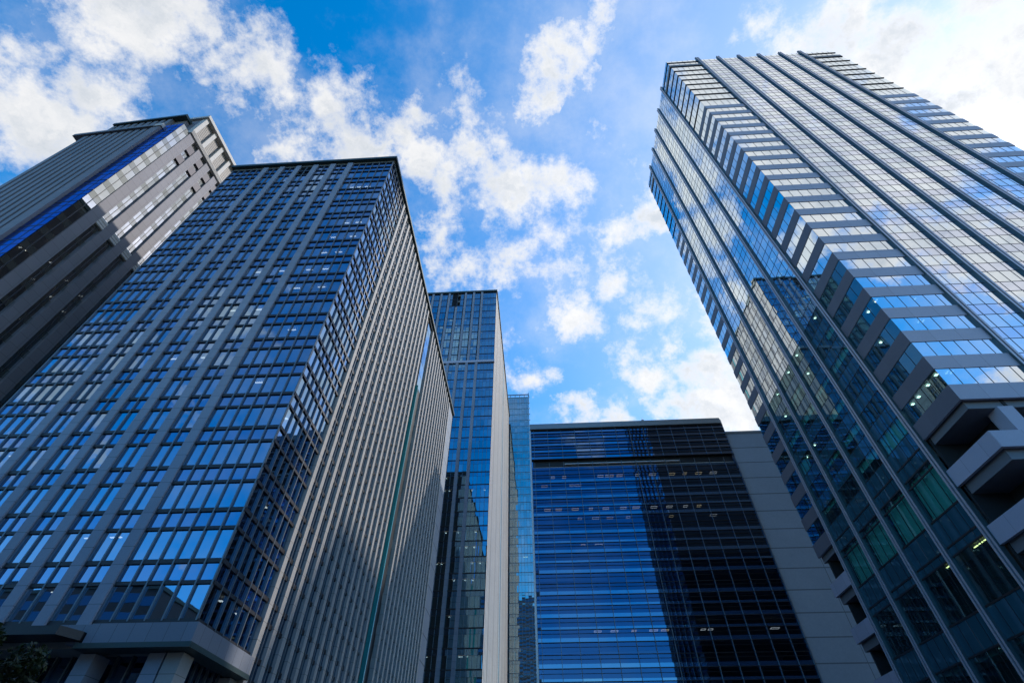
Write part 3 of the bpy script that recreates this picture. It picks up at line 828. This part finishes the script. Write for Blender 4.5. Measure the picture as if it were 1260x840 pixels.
# hollow rectangular lamp rings under the ceilings
random.seed(8)
M['lamp_dim'] = emit('dim_ceiling_light', (1.0, .95, .85), .9)
M['lamp_amber'] = emit('dim_amber_light', (1.0, .72, .35), 1.0)
def ring(x, z, w, mat):
    mb = MB(); y = 119.75
    t = .07
    mb.box(x - w, x + w, y, y + t, z - .08, z); mb.box(x - w, x + w, y + .9, y + .9 + t, z - .08, z)
    mb.box(x - w, x - w + t, y + t, y + .9, z - .08, z); mb.box(x + w - t, x + w, y + t, y + .9, z - .08, z)
    E.part(mb, 'ceiling_light', M[mat])
for k, xs in ((0, (4, 8, 17.5, 19.5, 21, 23, 28, 32, 37, 41, 44, 48)), (-1, (1.6, 9, 11.5)), (-2, (2, 5.6, 9.6, 14, 18, 22, 26, 30, 34, 38, 42)), (-3, (10.5, 14.5, 18, 23, 27, 34, 45)), (-4, (10.8, 14.2)), (-8, (11.5, 15.5, 20, 24, 27, 35, 36.5, 50)), (-11, (11, 14.5, 20, 24, 27, 29, 35, 42, 44, 48)), (-13, (30, 35, 41, 46))):
    for x in xs:
        if random.random() < .85: ring(x + random.uniform(-.5, .5), ZE + PE * k + PE - .25 if k % 2 else ZE + PE * k + 2.35, random.choice((.5, .8, .9)), random.choice(('lamp_dim', 'lamp_dim', 'lamp_amber')))
E.close()
SE = 117.0 / 119.0
E.e.scale = (SE, SE, SE); E.e.location = EYE + (E.e.location - EYE) * SE

# ================================================================== grey panelled wall building
W = Building('windowless_building', 'plain grey windowless slab with horizontal panel joints, right of the dark navy block', 'building', 66, 127, box=(55.3, 79, 119.5, 134, 0, 86.4))
mb = MB(); mb.box(55.6, 79, 119.6, 134, .1, 86.0); W.part(mb, 'panel_wall', M['panel'])
mb = MB(); mb.box(55.5, 79.2, 119.4, 134.2, 86.0, 86.5); W.part(mb, 'coping', M['fascia'])
W.close()
W.e.scale = (SE, SE, SE); W.e.location = EYE + (W.e.location - EYE) * SE

# ================================================================== A : stone-banded tower at the far left
RA = R(-3.2)
A = Building('office_tower', 'grey stone-banded tower with louvred stone crown, furthest left', 'tower', -90, 45, rot=RA)
BOXES[A.name] = ((-106, 33, 0), (-72, 66, 123))
rt = Face('r', -76.9); fr = Face('x', 30.0)
PA = 4.0
mb = MB(); mb.box(-103, -79.5, 34.5, 60, .2, 112)
for k in range(1, 29):
    z = PA * k - .6
    mb.box(-82.2, -77.6, 30.4, 60, z - .5, z)
A.part(mb, 'building_core', M['void'])
bands = [(32.2, 34.1), (35.75, 37.4), (39.0, 40.6), (42.2, 43.8), (45.4, 47.0), (48.6, 50.2), (51.8, 53.4), (55, 56.6), (58.2, 60.5)]
for (a, b) in bands:
    mb = MB(); rt.box(mb, a, b, .2, 113.3, -1.2, .15); A.part(mb, 'stone_band', M['band_a'])
strips = [(30.05, 32.2)] + [(bands[i][1], bands[i + 1][0]) for i in range(len(bands) - 1)]
for si, (a, b) in enumerate(strips):
    o = 0. if si == 0 else -.35
    for k in range(28):
        z = PA * k + 1.2
        top = 113.0 if si == 0 else 106.5 + (si > 1) * 0
        if z + 2.6 > 112.5: continue
        m_ = (a + b) / 2
        for (c, d) in ((a, m_), (m_, b)):
            A.pane('window', rt.quad(c + .03, d - .03, z, z + 2.45, o), M['g_a'], .003)
            A.pane('spandrel_pane', rt.quad(c + .03, d - .03, z + 2.5, z + PA - .04, o), M['gs_a'], .003)
    if si:
        # projecting spandrel boxes high in each strip and a ribbed block part-way down
        for z in ((104.6, 109.2) if si % 2 else (106.0, 109.6)):
            mb = MB(); rt.box(mb, a + .05, b - .05, z, z + 2.3, -.5, .02); A.part(mb, 'spandrel_box', M['plum'])
        mb = MB()
        for j in range(3): rt.box(mb, a + .02, b - .02, 77.2 + j * .62, 77.7 + j * .62, -.4, .1)
        rt.box(mb, a + .02, b - .02, 77.1, 79.1, -.4, .0); A.part(mb, 'ribbed_block', M['crown_a'])
    mb = MB(); rt.box(mb, (a + b) / 2 - .05, (a + b) / 2 + .05, .2, 113, -.5, o + .05); A.part(mb, 'mullion', M['frame'])
# crown on the right side
mb = MB(); rt.box(mb, 32.0, 60.5, 113.35, 114.5, -1.0, .5); A.part(mb, 'crown_moulding', M['crown_a'])
mb = MB(); rt.box(mb, 31.6, 60.5, 122.0, 123.0, -5.0, .7); A.part(mb, 'crown_moulding', M['crown_a'])
cw = [32.0 + 3.36 * i for i in range(9)]
for i, y in enumerate(cw):
    mb = MB(); rt.box(mb, y, y + .9, 114.5, 122, -1.0, .2); A.part(mb, 'crown_pier', M['crown_a'])
    mb = MB(); rt.box(mb, y + .9, y + 3.36, 114.5, 122, -.9, -.45)
    for j in range(12): rt.box(mb, y + .95, y + 3.3, 114.6 + j * .62, 114.95 + j * .62, -.45, -.40)
    A.part(mb, 'louvre_panel', M['louvre'])
mb = MB(); mb.box(-82.0, -77.9, 32.1, 60.4, 113.4, 122); A.part(mb, 'crown_wall', M['band_a'])
# front: corner glass, pilaster, ribs, stepped roofs
for k in range(28):
    z = PA * k + 1.2
    if z + PA > 114.5: continue
    for (a, b) in split(-81.2, -76.92, 3):
        A.pane('window', fr.quad(a + .02, b - .02, z, z + 2.45, .0), M['g_a2'], .003)
        A.pane('spandrel_pane', fr.quad(a + .02, b - .02, z + 2.5, z + PA - .04, .0), M['g_a2'], .003)
mb = MB()
for k in range(28):
    fr.box(mb, -81.2, -76.92, PA * k + 1.1, PA * k + 1.22, -.1, .04); fr.box(mb, -81.2, -76.92, PA * k + 3.64, PA * k + 3.72, -.1, .03)
for x in (-79.8, -78.35): fr.box(mb, x - .04, x + .04, .2, 113, -.1, .035)
A.part(mb, 'mullion_grid', M['frame'])
mb = MB(); mb.box(-83.4, -81.3, 29.5, 33, .2, 111.6); A.part(mb, 'corner_pier', M['band_a'])
for i in range(9):
    x = -85.3 - 1.75 * i
    mb = MB(); mb.box(x, x + 1.0, 29.6, 31.2, .2, 111.4); A.part(mb, 'rib', M['rib_a'])
    for k in range(28):
        A.pane('window', [(x - .75, 30.9, PA * k + .6), (x, 30.9, PA * k + .6), (x, 30.9, PA * k + 2.9), (x - .75, 30.9, PA * k + 2.9)], M['g_a2'], .001)
mb = MB(); mb.box(-101.5, -83.4, 31.0, 60, .2, 112.0); A.part(mb, 'front_wall', M['plum'])
mb = MB(); mb.box(-102.2, -83.0, 29.2, 60, 111.7, 112.6); A.part(mb, 'coping', M['rib_a'])
mb = MB(); mb.box(-83.6, -81.1, 29.3, 31, 111.75, 113.0); A.part(mb, 'coping', M['crown_a'])
for i in range(9):
    x = -84.2 - 1.75 * i
    mb = MB(); mb.box(x, x + 1.0, 30.4, 31.6, 112.6, 119.4); A.part(mb, 'rib', M['rib_a'])
mb = MB(); mb.box(-97.5, -80.2, 31.2, 58, 112.62, 119.6); A.part(mb, 'upper_storey', M['band_a'])
mb = MB(); mb.box(-98.2, -79.8, 30.0, 58.5, 119.62, 120.4); A.part(mb, 'coping', M['copper'])
mb = MB(); mb.box(-105, -101.6, 31.5, 58, .2, 106.3); A.part(mb, 'side_bay', M['g_a2'])
lights(A, rt, [(31.0, 73.2), (31.4, 68.9), (31.7, 69.1), (30.8, 64), (31.4, 64.2), (34.9, 66.1), (35.1, 61.9), (38.4, 66), (38.6, 62), (41.6, 66), (41.5, 61.8)], (.25, .5), 'lamp', .5)
A.close()

# ================================================================== buildings across the street, seen only as reflections, plus one unseen block added for shade
def behind(label, x0, x1, y0, y1, h, name='office_building'):
    b = Building(name, label, 'building', (x0 + x1) / 2, (y0 + y1) / 2)
    mb = MB(); mb.box(x0, x1, y0, y1, .1, h); b.part(mb, 'wall', M['frame'])
    k = 0; z = 4
    while z + 2.4 < h:
        mb = MB(); mb.box(x0 + 1, x1 - 1, y1, y1 + .06, z, z + 2.0); b.part(mb, 'window_band', M['gs_bs']); z += 4
    mb = MB(); mb.box(x0 - .3, x1 + .3, y0 - .3, y1 + .3, h, h + .8); b.part(mb, 'parapet', M['copper'])
behind('dark mid-rise block mirrored in the lowest windows of the wide block, stepped roof side', -128, -86, -70, -36, 43.5)
behind('lower dark block mirrored at the bottom left of the wide block', -190, -130, -70, -34, 38)
behind('dark block across the street mirrored low in the dark navy block', -60, 20, -75, -40, 34)
behind('block across the street facing the tallest tower', 36, 120, -80, -40, 36)
behind('distant dark tower far down the street behind the viewer', -46, -8, -205, -166, 215, 'office_tower')
behind('tall unseen block added behind the tallest tower to shade the wide block', 88, 150, 118, 150, 130)  # added out of view to darken the foot of the wide block's right face

# ================================================================== tree, lower left
def tree(x, y, h, r):
    e = bpy.data.objects.new('street_tree', None); C.objects.link(e); e.location = (x, y, .1)
    e['label'] = 'dark leafy street tree at the bottom left corner, in front of the wide block'; e['category'] = 'tree'
    rnd = random.Random(4)
    mb = MB()
    pts = [(0, 0, 0), (.05, .03, 1.2), (-.04, .06, 2.4), (.06, 0, 3.4), (0, .05, h * .75)]
    rad = [.19, .15, .12, .09, .04]
    for i in range(4): mb.tube(pts[i], pts[i + 1], rad[i], rad[i + 1], 9)
    ends = []
    for i in range(16):
        z = rnd.uniform(2.0, h * .72); a = rnd.uniform(0, 6.28); l = rnd.uniform(.5, .95) * r
        p1 = Vector((math.cos(a) * l, math.sin(a) * l, z + rnd.uniform(.5, 1.5)))
        mb.tube((0, 0, z), p1 * .55 + Vector((0, 0, z * .45 - .05)), .05, .03, 6)
        mb.tube(p1 * .55 + Vector((0, 0, z * .45 - .05)), p1, .03, .012, 5)
        ends.append(p1)
    t = mb.build('trunk', M['bark'], e)
    m, g = newmat('leaf')
    geo = g.n('ShaderNodeNewGeometry')
    ramp = g.mix(geo.outputs['Random Per Island'], (.008, .018, .006, 1), (.035, .05, .010, 1))
    b = g.n('ShaderNodeBsdfPrincipled'); g.put(b.inputs['Base Color'], ramp); b.inputs['Roughness'].default_value = .5
    tr = g.n('ShaderNodeBsdfTranslucent'); g.put(tr.inputs['Color'], ramp)
    mx = g.n('ShaderNodeMixShader'); mx.inputs[0].default_value = .3
    g.t.links.new(b.outputs[0], mx.inputs[1]); g.t.links.new(tr.outputs[0], mx.inputs[2])
    finish(m, g, mx.outputs[0])
    mb = MB()
    clumps = [(p, rnd.uniform(.5, .95)) for p in ends]
    for i in range(62):
        a = rnd.uniform(0, 6.28); ph = rnd.uniform(-.9, 1.5); q = r * rnd.uniform(.45, .95)
        clumps.append((Vector((math.cos(a) * math.cos(ph) * q, math.sin(a) * math.cos(ph) * q, h * .62 + math.sin(ph) * h * .34)), rnd.uniform(.4, .8)))
    for c, cr_ in clumps:
        for _ in range(330):
            d = Vector((rnd.gauss(0, 1), rnd.gauss(0, 1), rnd.gauss(0, .8))).normalized() * cr_ * rnd.random() ** .4
            p = c + d
            s = rnd.uniform(.05, .095)
            n = Vector((rnd.gauss(0, 1), rnd.gauss(0, 1), rnd.gauss(0, 1) + .6)).normalized()
            u = n.orthogonal().normalized(); u = Matrix.Rotation(rnd.uniform(0, 6.28), 3, n) @ u; w = n.cross(u)
            mb.poly([p - u * s * 1.5, p - w * s * .6 - u * s * .2, p + u * s * 1.6, p + w * s * .6 - u * s * .2])
    mb.build('crown', m, e)
tree(-17.45, 15.2, 6.4, 2.6)
